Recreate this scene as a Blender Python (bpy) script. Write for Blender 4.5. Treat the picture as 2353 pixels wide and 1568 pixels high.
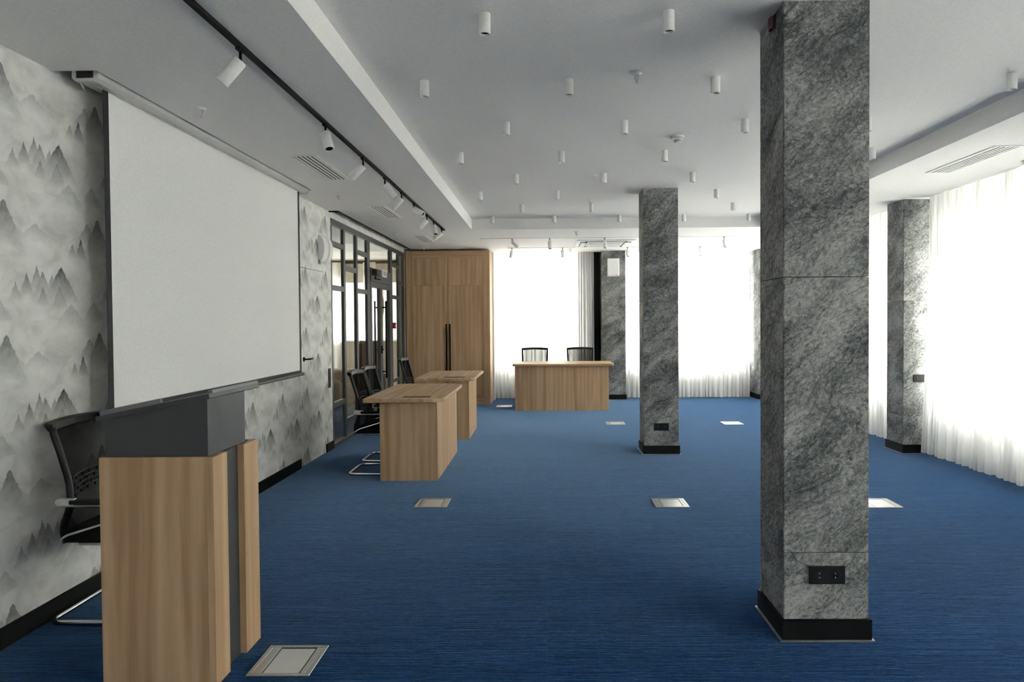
import bpy, bmesh, math, random
from mathutils import Vector, Matrix
random.seed(7)
for o in list(bpy.data.objects):
    bpy.data.objects.remove(o, do_unlink=True)
scene = bpy.context.scene
COL = scene.collection

# ------------------------------------------------------------------ camera
yaw, pitch, roll = 0.01506, 0.01995, 0.00743
cy_, sy_, cp_, sp_, cr_, sr_ = math.cos(yaw), math.sin(yaw), math.cos(pitch), math.sin(pitch), math.cos(roll), math.sin(roll)
fwd = Vector((-sy_*cp_, cy_*cp_, -sp_))
rt = Vector((cy_, sy_, 0))
dn = fwd.cross(rt)
r2 = cr_*rt + sr_*dn
d2 = -sr_*rt + cr_*dn
cam_d = bpy.data.cameras.new('camera')
cam = bpy.data.objects.new('camera', cam_d)
COL.objects.link(cam)
cam_d.sensor_fit = 'HORIZONTAL'
cam_d.sensor_width = 36.0
cam_d.lens = 24.0
cam_d.shift_x = (1176.5-1228.456)/2353
cam_d.shift_y = (768.916-784)/2353
cam_d.clip_start = 0.05
cam_d.clip_end = 400
mw = Matrix((( r2.x, -d2.x, -fwd.x, 0), (r2.y, -d2.y, -fwd.y, 0), (r2.z, -d2.z, -fwd.z, 1.48), (0, 0, 0, 1)))
cam.matrix_world = mw
scene.camera = cam

# ------------------------------------------------------------------ world: an even overcast sky
SKY = 19.5            # zenith; an overcast sky is a third as bright at the horizon
world = bpy.data.worlds.new('world')
scene.world = world
world.use_nodes = True
wnt = world.node_tree
bg = wnt.nodes['Background']
wtc = wnt.nodes.new('ShaderNodeTexCoord')
wsep = wnt.nodes.new('ShaderNodeSeparateXYZ')
wnt.links.new(wtc.outputs['Generated'], wsep.inputs[0])
wm = wnt.nodes.new('ShaderNodeMath'); wm.operation = 'MAXIMUM'; wm.inputs[1].default_value = 0.0
wnt.links.new(wsep.outputs[2], wm.inputs[0])
wk = wnt.nodes.new('ShaderNodeMath'); wk.operation = 'MULTIPLY_ADD'
wk.inputs[1].default_value = SKY*2/3; wk.inputs[2].default_value = SKY/3
wnt.links.new(wm.outputs[0], wk.inputs[0])
wnt.links.new(wk.outputs[0], bg.inputs[1])
bg.inputs[0].default_value = (1.0, 0.965, 0.915, 1)
world.cycles.sampling_method = 'NONE'   # smooth sky through windows: plain path sampling is quicker

# ------------------------------------------------------------------ exposure
vs = scene.view_settings
vs.view_transform = 'Standard'
vs.look = 'None'
vs.gamma = 1.0
vs.use_curve_mapping = False
vs.exposure = 1.2
cyc = scene.cycles
cyc.max_bounces = 10
cyc.diffuse_bounces = 6
cyc.glossy_bounces = 3
cyc.transmission_bounces = 6
cyc.transparent_max_bounces = 12
cyc.sample_clamp_indirect = 12
cyc.caustics_reflective = False
cyc.caustics_refractive = False

# ------------------------------------------------------------------ room measures (metres; camera stands at the origin)
WL = -2.493      # left wall
XR = 4.45        # right wall inner face
YB = -6.0        # wall behind the camera
YF = 13.15       # far wall inner face
CL = 2.77        # lower ceiling
CR = 2.92        # raised ceiling field
PX = -2.51       # glazed partition plane

# ------------------------------------------------------------------ material helpers
def new_mat(name):
    m = bpy.data.materials.new(name)
    m.use_nodes = True
    nt = m.node_tree
    for n in list(nt.nodes):
        if n.type != 'OUTPUT_MATERIAL':
            nt.nodes.remove(n)
    out = [n for n in nt.nodes if n.type == 'OUTPUT_MATERIAL'][0]
    return m, nt, out

def N(nt, kind, **kw):
    n = nt.nodes.new(kind)
    for k, v in kw.items():
        setattr(n, k, v)
    return n

def link(nt, a, b):
    nt.links.new(a, b)

def setin(n, **kw):
    for k, v in kw.items():
        n.inputs[k.replace('_', ' ')].default_value = v

def principled(nt, out, color=(.5, .5, .5), rough=.5, metal=0.0, spec=0.5):
    p = N(nt, 'ShaderNodeBsdfPrincipled')
    p.inputs['Base Color'].default_value = (*color, 1)
    p.inputs['Roughness'].default_value = rough
    p.inputs['Metallic'].default_value = metal
    p.inputs['Specular IOR Level'].default_value = spec
    link(nt, p.outputs[0], out.inputs[0])
    return p

def math_n(nt, op, a, b=None, c=None, clamp=False):
    n = N(nt, 'ShaderNodeMath', operation=op)
    n.use_clamp = clamp
    for i, v in enumerate((a, b, c)):
        if v is None:
            continue
        if isinstance(v, (int, float)):
            n.inputs[i].default_value = v
        else:
            link(nt, v, n.inputs[i])
    return n.outputs[0]

def ramp(nt, fac, stops, interp='LINEAR'):
    r = N(nt, 'ShaderNodeValToRGB')
    r.color_ramp.interpolation = interp
    els = r.color_ramp.elements
    while len(els) < len(stops):
        els.new(0.5)
    for e, (p, c) in zip(els, stops):
        e.position = p
        e.color = (*c, 1) if len(c) == 3 else c
    link(nt, fac, r.inputs[0])
    return r.outputs[0]

def noise(nt, vec, scale=5, detail=4, rough=.5, dist=0.0, w=None):
    n = N(nt, 'ShaderNodeTexNoise')
    if w is not None:
        n.noise_dimensions = '4D'
        link(nt, w, n.inputs['W'])
    n.inputs['Scale'].default_value = scale
    n.inputs['Detail'].default_value = detail
    n.inputs['Roughness'].default_value = rough
    n.inputs['Distortion'].default_value = dist
    if vec is not None:
        link(nt, vec, n.inputs['Vector'])
    return n

def mapping(nt, vec, scale=(1, 1, 1), rot=(0, 0, 0), loc=(0, 0, 0)):
    m = N(nt, 'ShaderNodeMapping')
    m.inputs['Scale'].default_value = scale
    m.inputs['Rotation'].default_value = rot
    m.inputs['Location'].default_value = loc
    link(nt, vec, m.inputs['Vector'])
    return m.outputs[0]

def bump(nt, height, strength=.2, dist=.01):
    b = N(nt, 'ShaderNodeBump')
    b.inputs['Strength'].default_value = strength
    b.inputs['Distance'].default_value = dist
    link(nt, height, b.inputs['Height'])
    return b.outputs[0]

def mixc(nt, fac, a, b, blend='MIX'):
    m = N(nt, 'ShaderNodeMix', data_type='RGBA', blend_type=blend)
    for sock, v in ((m.inputs[0], fac), (m.inputs[6], a), (m.inputs[7], b)):
        if isinstance(v, (int, float)):
            sock.default_value = v
        elif isinstance(v, tuple):
            sock.default_value = (*v, 1)
        else:
            link(nt, v, sock)
    return m.outputs[2]

def plain(name, color, rough=.5, metal=0.0, spec=.5, grain=0.0, gscale=60):
    m, nt, out = new_mat(name)
    p = principled(nt, out, color, rough, metal, spec)
    tc = N(nt, 'ShaderNodeTexCoord')
    n = noise(nt, tc.outputs['Object'], gscale, 3)
    k = 0.04
    lo = tuple(c*(1-k) for c in color)
    hi = tuple(min(1, c*(1+k)) for c in color)
    link(nt, ramp(nt, n.outputs[0], [(.3, lo), (.7, hi)]), p.inputs['Base Color'])
    if grain:
        link(nt, bump(nt, n.outputs[0], grain, .002), p.inputs['Normal'])
    return m

MAT = {}
MAT['ceiling'] = plain('ceiling_paint', (.87, .865, .855), .85, spec=.2)
MAT['white_paint'] = plain('white_paint', (.72, .72, .71), .7, spec=.3)
MAT['white_metal'] = plain('white_metal', (.84, .84, .83), .45)
MAT['black_metal'] = plain('black_metal', (.004, .0045, .005), .6, spec=.12)
MAT['black_plastic'] = plain('black_plastic', (.004, .004, .0045), .42, spec=.35)
MAT['black_fabric'] = plain('black_fabric', (.005, .005, .0055), .85, spec=.2, grain=.3, gscale=400)
MAT['black_base'] = plain('black_baseboard', (.0035, .004, .0045), .55, spec=.2)
MAT['dark_slot'] = plain('dark_slot', (.02, .02, .02), .8)
MAT['grey_frame'] = plain('grey_frame', (.085, .092, .096), .45)
MAT['charcoal'] = plain('charcoal_laminate', (.050, .054, .056), .5)
MAT['lip_grey'] = plain('lip_grey', (.17, .175, .175), .5)
MAT['chrome'] = plain('chrome', (.80, .80, .80), .12, metal=1.0)
MAT['steel'] = plain('steel', (.50, .50, .49), .38, metal=.85)
MAT['steel_light'] = plain('steel_light', (.68, .68, .67), .35, metal=.6)
MAT['casing'] = plain('screen_casing', (.62, .62, .60), .5)
MAT['screen_white'] = plain('screen_white', (.89, .89, .88), .75, spec=.2)
MAT['screen_black'] = plain('screen_black', (.012, .014, .018), .7)
MAT['red'] = plain('red_plastic', (.32, .012, .015), .5)
MAT['dim_red'] = plain('dim_red_lens', (.045, .006, .006), .5)
MAT['vent_black'] = plain('vent_black', (.004, .004, .004), .9, spec=.05)
MAT['beige_fabric'] = plain('beige_fabric', (.42, .36, .28), .9, spec=.2)
MAT['brown_leather'] = plain('brown_leather', (.075, .055, .042), .55)
MAT['lobby_floor'] = plain('lobby_floor', (.07, .10, .15), .35)
MAT['lobby_wall'] = plain('lobby_wall', (.50, .45, .37), .8, spec=.2)
MAT['lobby_ceiling'] = plain('lobby_ceiling', (.6, .6, .58), .85, spec=.2)
MAT['blind'] = plain('blind_cloth', (.50, .46, .38), .9, spec=.1)
MAT['ground'] = plain('pale_paving', (.55, .545, .53), .9, spec=.1, gscale=2)
MAT['house_wall'] = plain('house_render', (.24, .235, .225), .9, spec=.1, gscale=2)
MAT['house_roof'] = plain('house_roof', (.20, .20, .20), .8, spec=.1, gscale=2)
MAT['bark'] = plain('bark', (.12, .10, .08), .9)
MAT['leaf'] = plain('leaf', (.16, .22, .12), .8)
MAT['sensor_grey'] = plain('sensor_grey', (.35, .35, .35), .5)
MAT['lamp_inside'] = plain('lamp_inside', (.10, .10, .10), .5)
MAT['lamp_dark'] = plain('lamp_dark', (.010, .010, .012), .4)

# sheer cloth
def sheer(name, tr, tl, df, col):
    m, nt, out = new_mat(name)
    t = N(nt, 'ShaderNodeBsdfTransparent')
    t.inputs[0].default_value = (.97, .97, .96, 1)
    a = N(nt, 'ShaderNodeBsdfTranslucent')
    a.inputs[0].default_value = (*col, 1)
    d = N(nt, 'ShaderNodeBsdfDiffuse')
    d.inputs[0].default_value = (*col, 1)
    m1 = N(nt, 'ShaderNodeMixShader')
    m1.inputs[0].default_value = df/(tl+df)
    link(nt, a.outputs[0], m1.inputs[1])
    link(nt, d.outputs[0], m1.inputs[2])
    m2 = N(nt, 'ShaderNodeMixShader')
    m2.inputs[0].default_value = tl+df
    link(nt, t.outputs[0], m2.inputs[1])
    link(nt, m1.outputs[0], m2.inputs[2])
    link(nt, m2.outputs[0], out.inputs[0])
    return m
MAT['sheer'] = sheer('sheer_voile', .06, .38, .56, (.88, .88, .87))
MAT['sheer_grey'] = sheer('sheer_voile_layered', .05, .40, .55, (.62, .62, .62))  # greyer copy of the voile: shade before solid wall put into its colour
MAT['chair_mesh'] = sheer('chair_mesh', .16, .04, .80, (.008, .008, .009))

# glass: a thin pane with fresnel reflection
def glass(name, tint=(.96, .98, .97)):
    m, nt, out = new_mat(name)
    t = N(nt, 'ShaderNodeBsdfTransparent')
    t.inputs[0].default_value = (*tint, 1)
    g = N(nt, 'ShaderNodeBsdfGlossy')
    g.inputs['Roughness'].default_value = .02
    geo = N(nt, 'ShaderNodeNewGeometry')
    dot = N(nt, 'ShaderNodeVectorMath', operation='DOT_PRODUCT')
    link(nt, geo.outputs['Incoming'], dot.inputs[0])
    link(nt, geo.outputs['Normal'], dot.inputs[1])
    cosn = math_n(nt, 'ABSOLUTE', dot.outputs['Value'])
    fr = math_n(nt, 'MULTIPLY_ADD', math_n(nt, 'POWER', math_n(nt, 'SUBTRACT', 1.0, cosn, clamp=True), 5.0), .96, .04, clamp=True)
    mx = N(nt, 'ShaderNodeMixShader')
    link(nt, fr, mx.inputs[0])
    link(nt, t.outputs[0], mx.inputs[1])
    link(nt, g.outputs[0], mx.inputs[2])
    link(nt, mx.outputs[0], out.inputs[0])
    return m
MAT['glass'] = glass('window_glass')
MAT['part_glass'] = glass('partition_glass', (.93, .94, .935))

# oak: straight grain along one axis, plank-like bands
def wood(name, axis, tone=1.0):
    m, nt, out = new_mat(name)
    tc = N(nt, 'ShaderNodeTexCoord')
    oi = N(nt, 'ShaderNodeObjectInfo')
    vec = tc.outputs['Object']
    off = N(nt, 'ShaderNodeVectorMath', operation='ADD')
    sc = N(nt, 'ShaderNodeVectorMath', operation='SCALE')
    comb = N(nt, 'ShaderNodeCombineXYZ')
    for i in range(3):
        link(nt, oi.outputs['Random'], comb.inputs[i])
    link(nt, comb.outputs[0], sc.inputs[0])
    sc.inputs['Scale'].default_value = 17.0
    link(nt, vec, off.inputs[0])
    link(nt, sc.outputs[0], off.inputs[1])
    v = off.outputs[0]
    s1 = [7.0, 7.0, 7.0]; s1[axis] = .45
    s2 = [30.0, 30.0, 30.0]; s2[axis] = 1.5
    s3 = [160.0, 160.0, 160.0]; s3[axis] = 3.5
    big = noise(nt, mapping(nt, v, s1), 1.0, 3, .5, 1.1)
    mid = noise(nt, mapping(nt, v, s2), 1.0, 5, .6, .6)
    fine = noise(nt, mapping(nt, v, s3), 1.0, 2, .5)
    # cathedral figure: wave over a distorted field
    s4 = [13.0, 13.0, 13.0]; s4[axis] = 1.4
    w = N(nt, 'ShaderNodeTexWave', wave_type='RINGS', rings_direction='XYZ'[axis])
    w.inputs['Scale'].default_value = .45
    w.inputs['Distortion'].default_value = 5.0
    w.inputs['Detail'].default_value = 3
    w.inputs['Detail Scale'].default_value = 1.2
    link(nt, mapping(nt, v, s4), w.inputs['Vector'])
    f = math_n(nt, 'MULTIPLY', big.outputs[0], .52)
    f = math_n(nt, 'MULTIPLY_ADD', mid.outputs[0], .18, f)
    f = math_n(nt, 'MULTIPLY_ADD', w.outputs['Fac'], .09, f)
    f = math_n(nt, 'MULTIPLY_ADD', fine.outputs[0], .10, f)
    c = lambda r, g, b: (r*tone, g*tone, b*tone)
    colr = ramp(nt, f, [(.32, c(.40, .245, .128)), (.47, c(.54, .358, .205)), (.58, c(.62, .428, .258)), (.72, c(.68, .49, .305))])
    p = principled(nt, out, rough=.5, spec=.35)
    link(nt, colr, p.inputs['Base Color'])
    link(nt, bump(nt, fine.outputs[0], .12, .001), p.inputs['Normal'])
    return m
MAT['wood_z'] = wood('oak_vertical', 2)
MAT['wood_y'] = wood('oak_along', 1)
MAT['wood_x'] = wood('oak_across', 0)
MAT['wood_edge'] = wood('oak_edge', 2, .92)

# slate-like stone cladding
def stone(name):
    m, nt, out = new_mat(name)
    tc = N(nt, 'ShaderNodeTexCoord')
    oi = N(nt, 'ShaderNodeObjectInfo')
    w = None
    sh = N(nt, 'ShaderNodeVectorMath', operation='MULTIPLY_ADD')
    cb = N(nt, 'ShaderNodeCombineXYZ')
    for i in range(3):
        link(nt, oi.outputs['Random'], cb.inputs[i])
    link(nt, cb.outputs[0], sh.inputs[0])
    sh.inputs[1].default_value = (37.0, 23.0, 41.0)
    link(nt, tc.outputs['Object'], sh.inputs[2])
    v = sh.outputs[0]
    rotv = mapping(nt, v, (1, 1, 1), (.45, .6, .2))
    warp = noise(nt, rotv, 3.0, 3, .5, .3, w)
    wv = N(nt, 'ShaderNodeVectorMath', operation='MULTIPLY_ADD')
    link(nt, warp.outputs['Color'], wv.inputs[0])
    wv.inputs[1].default_value = (.10, .10, .10)
    link(nt, rotv, wv.inputs[2])
    big = noise(nt, mapping(nt, wv.outputs[0], (2.6, 2.6, 6.0)), 1.0, 4, .55, .4, w)
    speck = noise(nt, mapping(nt, wv.outputs[0], (46, 46, 72)), 1.0, 5, .70, .7, w)
    fine = noise(nt, mapping(nt, rotv, (190, 190, 330)), 1.0, 2, .6, 0, w)
    vein = noise(nt, mapping(nt, wv.outputs[0], (1.6, 1.6, 4.6)), 1.0, 4, .55, 1.2, w)
    vv = math_n(nt, 'ABSOLUTE', math_n(nt, 'SUBTRACT', vein.outputs[0], .5))
    vv = math_n(nt, 'SUBTRACT', 1.0, math_n(nt, 'MULTIPLY', vv, 42.0), clamp=True)
    f = math_n(nt, 'MULTIPLY', big.outputs[0], .42)
    f = math_n(nt, 'MULTIPLY_ADD', speck.outputs[0], .54, f)
    f = math_n(nt, 'MULTIPLY_ADD', fine.outputs[0], .20, f)
    f = math_n(nt, 'MULTIPLY_ADD', vv, -.06, f)
    colr = ramp(nt, f, [(.43, (.034, .040, .042)), (.535, (.120, .128, .128)), (.60, (.235, .240, .234)), (.70, (.42, .42, .405))])
    p = principled(nt, out, rough=.7, spec=.2)
    link(nt, colr, p.inputs['Base Color'])
    h = math_n(nt, 'MULTIPLY_ADD', vv, -.5, f)
    link(nt, bump(nt, h, .30, .010), p.inputs['Normal'])
    return m
MAT['stone'] = stone('grey_slate')

# striped blue carpet
def carpet():
    m, nt, out = new_mat('blue_carpet')
    geo = N(nt, 'ShaderNodeNewGeometry')
    pos = geo.outputs['Position']
    sep = N(nt, 'ShaderNodeSeparateXYZ')
    link(nt, pos, sep.inputs[0])
    tx = math_n(nt, 'FLOOR', math_n(nt, 'DIVIDE', sep.outputs[0], .5))
    ty = math_n(nt, 'FLOOR', math_n(nt, 'DIVIDE', sep.outputs[1], .5))
    cmb = N(nt, 'ShaderNodeCombineXYZ')
    link(nt, tx, cmb.inputs[0]); link(nt, ty, cmb.inputs[1])
    wn = N(nt, 'ShaderNodeTexWhiteNoise', noise_dimensions='2D')
    link(nt, cmb.outputs[0], wn.inputs['Vector'])
    woff = math_n(nt, 'MULTIPLY', wn.outputs['Value'], 9.0)
    a = noise(nt, mapping(nt, pos, (2.2, 95, 1)), 1.0, 3, .6, 0, woff)
    b = noise(nt, mapping(nt, pos, (9.0, 330, 1)), 1.0, 2, .6)
    d = noise(nt, mapping(nt, pos, (330, 330, 1)), 1.0, 2, .6)
    big = noise(nt, mapping(nt, pos, (.6, 3.5, 1)), 1.0, 2)
    f = math_n(nt, 'MULTIPLY', a.outputs[0], .46)
    f = math_n(nt, 'MULTIPLY_ADD', b.outputs[0], .28, f)
    f = math_n(nt, 'MULTIPLY_ADD', d.outputs[0], .20, f)
    f = math_n(nt, 'MULTIPLY_ADD', big.outputs[0], .10, f)
    f = math_n(nt, 'MULTIPLY_ADD', wn.outputs['Value'], .02, f)
    colr = ramp(nt, f, [(.36, (.0008, .007, .031)), (.50, (.0045, .029, .096)), (.60, (.012, .056, .165)), (.74, (.042, .115, .28))])
    p = principled(nt, out, rough=1.0, spec=.0)
    link(nt, colr, p.inputs['Base Color'])
    p.inputs['Sheen Weight'].default_value = 1.0
    p.inputs['Sheen Roughness'].default_value = .22
    p.inputs['Sheen Tint'].default_value = (.44, .68, 1, 1)
    link(nt, bump(nt, f, .7, .006), p.inputs['Normal'])
    return m
MAT['carpet'] = carpet()

# wallpaper: misty ink mountains, repeating print
def wallpaper():
    m, nt, out = new_mat('mountain_wallpaper')
    geo = N(nt, 'ShaderNodeNewGeometry')
    sep = N(nt, 'ShaderNodeSeparateXYZ')
    link(nt, geo.outputs['Position'], sep.inputs[0])
    RY, RZ = .661, .628
    y0, z0 = 3.06, 1.50
    u = math_n(nt, 'MULTIPLY', math_n(nt, 'FRACT', math_n(nt, 'DIVIDE', math_n(nt, 'SUBTRACT', sep.outputs[1], y0), RY)), RY)
    v = math_n(nt, 'MULTIPLY', math_n(nt, 'FRACT', math_n(nt, 'DIVIDE', math_n(nt, 'SUBTRACT', sep.outputs[2], z0), RZ)), RZ)
    cmb = N(nt, 'ShaderNodeCombineXYZ')
    link(nt, u, cmb.inputs[0]); link(nt, v, cmb.inputs[1])
    tile = cmb.outputs[0]
    jag = noise(nt, mapping(nt, tile, (45, 38, 1)), 1.0, 4, .62)
    jagc = math_n(nt, 'MULTIPLY', math_n(nt, 'SUBTRACT', jag.outputs[0], .5), .050)
    tex = noise(nt, mapping(nt, tile, (70, 26, 1), (0, 0, .5)), 1.0, 4, .65, .8)
    texf = math_n(nt, 'MULTIPLY_ADD', tex.outputs[0], 1.5, -.05, clamp=True)
    cloud = noise(nt, mapping(nt, tile, (6, 8, 1)), 1.0, 4, .55, .5)
    # (peak u, peak v, slope, fade height, strength)
    mts = [(.124, .184, 1.9, .07, .55), (.194, .234, 2.4, .08, .75), (.262, .269, 2.2, .09, .72), (.300, .251, 1.9, .10, .70),
           (.430, .282, 1.35, .14, .95), (.365, .235, 1.7, .09, .60), (.418, .189, 2.0, .10, .70), (.300, .170, 2.0, .07, .70),
           (.584, .439, 2.3, .08, .95), (.518, .406, 1.9, .06, .55), (.259, .482, .75, .07, .35), (.062, .572, 1.8, .16, .80),
           (.640, .534, 1.2, .10, .50), (.09, .50, 1.0, .10, .35), (.50, .09, .9, .10, .30), (.02, .11, 1.2, .09, .35)]
    total = None
    for (pu, pv, sl, fade, st) in mts:
        du = math_n(nt, 'ABSOLUTE', math_n(nt, 'SUBTRACT', u, pu))
        dv = math_n(nt, 'SUBTRACT', pv, v)
        # wrap around the tile
        if pu < .12 or pu > RY-.12:
            du = math_n(nt, 'MINIMUM', du, math_n(nt, 'SUBTRACT', RY, du))
        if pv < .2:
            dv = math_n(nt, 'ADD', dv, math_n(nt, 'MULTIPLY', math_n(nt, 'GREATER_THAN', v, pv+.25), RZ))
        e = math_n(nt, 'SUBTRACT', math_n(nt, 'ADD', dv, jagc), math_n(nt, 'MULTIPLY', du, sl))
        mask = math_n(nt, 'MULTIPLY', e, 130.0, clamp=True)
        fd = math_n(nt, 'SUBTRACT', 1.0, math_n(nt, 'DIVIDE', dv, fade*1.45), clamp=True)
        k = math_n(nt, 'MULTIPLY', math_n(nt, 'MULTIPLY', mask, fd), st)
        total = k if total is None else math_n(nt, 'MAXIMUM', total, k)
    ink = math_n(nt, 'MULTIPLY', total, math_n(nt, 'MULTIPLY_ADD', texf, .75, .55), clamp=True)
    mist = ramp(nt, cloud.outputs[0], [(.30, (.60, .60, .575)), (.50, (.79, .79, .76)), (.68, (.88, .88, .86))])
    warm = noise(nt, mapping(nt, tile, (9, 12, 1)), 1.0, 3, .5)
    wf = math_n(nt, 'MULTIPLY', math_n(nt, 'MULTIPLY_ADD', warm.outputs[0], 4.0, -2.3, clamp=True), .30)
    basec = mixc(nt, wf, mist, (.52, .49, .41))
    colr = mixc(nt, ink, basec, (.065, .068, .075))
    p = principled(nt, out, rough=.75, spec=.2)
    link(nt, colr, p.inputs['Base Color'])
    return m
MAT['wallpaper'] = wallpaper()

# ------------------------------------------------------------------ geometry helpers
class MB:
    def __init__(s):
        s.v = []; s.f = []; s.sm = []
    def add(s, vs, fs, smooth=False):
        o = len(s.v)
        s.v += [tuple(p) for p in vs]
        s.f += [tuple(i+o for i in f) for f in fs]
        s.sm += [smooth]*len(fs)
        return s
    def box(s, x0, x1, y0, y1, z0, z1):
        if x0 > x1: x0, x1 = x1, x0
        if y0 > y1: y0, y1 = y1, y0
        if z0 > z1: z0, z1 = z1, z0
        v = [(x0, y0, z0), (x1, y0, z0), (x1, y1, z0), (x0, y1, z0), (x0, y0, z1), (x1, y0, z1), (x1, y1, z1), (x0, y1, z1)]
        return s.add(v, [(0, 3, 2, 1), (4, 5, 6, 7), (0, 1, 5, 4), (1, 2, 6, 5), (2, 3, 7, 6), (3, 0, 4, 7)])
    def prism(s, poly, z0, z1, axis=2):
        """extrude a polygon; axis 2: poly in (x,y); axis 1: poly in (x,z) along y; axis 0: poly in (y,z) along x"""
        n = len(poly)
        def P(a, b, t):
            return (a, b, t) if axis == 2 else ((a, t, b) if axis == 1 else (t, a, b))
        v = [P(a, b, z0) for a, b in poly] + [P(a, b, z1) for a, b in poly]
        fs = [tuple(range(n))[::-1], tuple(range(n, 2*n))]
        fs += [(i, (i+1) % n, n+(i+1) % n, n+i) for i in range(n)]
        return s.add(v, fs)
    def tube(s, pts, r, n=10, closed=False, cap=True):
        pts = [Vector(p) for p in pts]
        m = len(pts)
        tang = []
        for i in range(m):
            a = pts[(i-1) % m] if (closed or i > 0) else pts[i]
            b = pts[(i+1) % m] if (closed or i < m-1) else pts[i]
            t = (b-a)
            tang.append(t.normalized() if t.length > 1e-9 else Vector((0, 0, 1)))
        up = Vector((0, 0, 1)) if abs(tang[0].z) < .9 else Vector((1, 0, 0))
        nrm = (up - tang[0]*up.dot(tang[0])).normalized()
        vs_ = []
        for i in range(m):
            t = tang[i]
            nrm = (nrm - t*nrm.dot(t)).normalized()
            bi = t.cross(nrm)
            rr = r[i] if isinstance(r, (list, tuple)) else r
            for k in range(n):
                a = 2*math.pi*k/n
                vs_.append(pts[i] + nrm*(rr*math.cos(a)) + bi*(rr*math.sin(a)))
        fs = []
        rng = m if closed else m-1
        for i in range(rng):
            j = (i+1) % m
            for k in range(n):
                l = (k+1) % n
                fs.append((i*n+k, j*n+k, j*n+l, i*n+l))
        s.add(vs_, fs, True)
        if cap and not closed:
            o = len(s.v)-len(vs_)
            s.f.append(tuple(o+k for k in range(n))); s.sm.append(False)
            s.f.append(tuple(o+(m-1)*n+k for k in range(n))[::-1]); s.sm.append(False)
        return s
    def lathe(s, prof, c=(0, 0, 0), n=24, axis='Z', cap=True):
        """profile of (radius, height) pairs"""
        vs_ = []
        for (r, h) in prof:
            for k in range(n):
                a = 2*math.pi*k/n
                p = (r*math.cos(a), r*math.sin(a), h)
                if axis == 'X': p = (h, p[0], p[1])
                if axis == 'Y': p = (p[0], h, p[1])
                vs_.append((p[0]+c[0], p[1]+c[1], p[2]+c[2]))
        fs = []
        for i in range(len(prof)-1):
            for k in range(n):
                l = (k+1) % n
                fs.append((i*n+k, i*n+l, (i+1)*n+l, (i+1)*n+k))
        s.add(vs_, fs, True)
        if cap:
            o = len(s.v)-len(vs_)
            s.f.append(tuple(o+k for k in range(n))[::-1]); s.sm.append(False)
            s.f.append(tuple(o+(len(prof)-1)*n+k for k in range(n))); s.sm.append(False)
        return s
    def grid(s, fn, nu, nv, smooth=True):
        vs_ = [fn(i/nu, j/nv) for j in range(nv+1) for i in range(nu+1)]
        fs = [(j*(nu+1)+i, j*(nu+1)+i+1, (j+1)*(nu+1)+i+1, (j+1)*(nu+1)+i) for j in range(nv) for i in range(nu)]
        return s.add(vs_, fs, smooth)
    def xf(s, M):
        s.v = [tuple(M @ Vector(p)) for p in s.v]
        return s
    def mesh(s, name, mat):
        me = bpy.data.meshes.new(name)
        me.from_pydata(s.v, [], s.f)
        me.polygons.foreach_set('use_smooth', s.sm)
        bm = bmesh.new(); bm.from_mesh(me)
        bmesh.ops.recalc_face_normals(bm, faces=bm.faces)
        bm.to_mesh(me); bm.free()
        me.materials.append(mat)
        return me

def B(*a):
    return MB().box(*a)

def obj(name, mb, mat, parent=None, bevel=0, seg=2, loc=None):
    me = mb.mesh(name, MAT[mat] if isinstance(mat, str) else mat)
    o = bpy.data.objects.new(name, me)
    COL.objects.link(o)
    if loc: o.location = loc
    if parent: o.parent = parent
    if bevel:
        md = o.modifiers.new('bevel', 'BEVEL')
        md.width = bevel; md.segments = seg; md.limit_method = 'ANGLE'; md.angle_limit = .7
    return o

def tag(o, label, cat, group=None):
    o['label'] = label; o['category'] = cat
    if group: o['group'] = group
    return o

def thing(name, label, cat, loc=(0, 0, 0), rotz=0, group=None):
    o = bpy.data.objects.new(name, None)
    COL.objects.link(o)
    o.empty_display_size = .1
    o.location = loc; o.rotation_euler = (0, 0, rotz)
    return tag(o, label, cat, group)

def struct(name, mb, mat, parent=None, bevel=0):
    o = obj(name, mb, mat, parent, bevel)
    if not parent: o['kind'] = 'structure'
    return o

def copy_tree(o, parent=None):
    c = o.copy(); COL.objects.link(c)
    if parent: c.parent = parent
    for ch in list(o.children):
        copy_tree(ch, c)
    return c

def fillet(pts, r, k=5):
    pts = [Vector(p) for p in pts]
    out_ = [pts[0]]
    for i in range(1, len(pts)-1):
        a, b, c = pts[i-1], pts[i], pts[i+1]
        d1 = (a-b); d2_ = (c-b)
        rr = min(r, d1.length*.49, d2_.length*.49)
        p1 = b + d1.normalized()*rr; p2 = b + d2_.normalized()*rr
        for j in range(k+1):
            t = j/k
            out_.append(p1*(1-t)**2 + b*2*t*(1-t) + p2*t*t)
    out_.append(pts[-1])
    return out_

def round_rect(x0, x1, y0, y1, rads, k=6):
    """corner radii in the order (x0,y0),(x1,y0),(x1,y1),(x0,y1)"""
    cs = [((x0, y0), 180), ((x1, y0), 270), ((x1, y1), 0), ((x0, y1), 90)]
    poly = []
    for ((cx, cy), a0), r in zip(cs, rads):
        sx = 1 if cx == x0 else -1
        sy = 1 if cy == y0 else -1
        if r <= 0:
            poly.append((cx, cy)); continue
        for j in range(k+1):
            a = math.radians(a0 + 90*j/k)
            poly.append((cx+sx*r+r*math.cos(a), cy+sy*r+r*math.sin(a)))
    return poly

ORD = ['', 'first', 'second', 'third', 'fourth', 'fifth', 'sixth', 'seventh', 'eighth', 'ninth', 'tenth']

# ================================================================== THE SETTING
struct('floor', B(WL-.02, XR+.3, YB-.1, YF+.2, -.12, 0), 'carpet')

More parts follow.
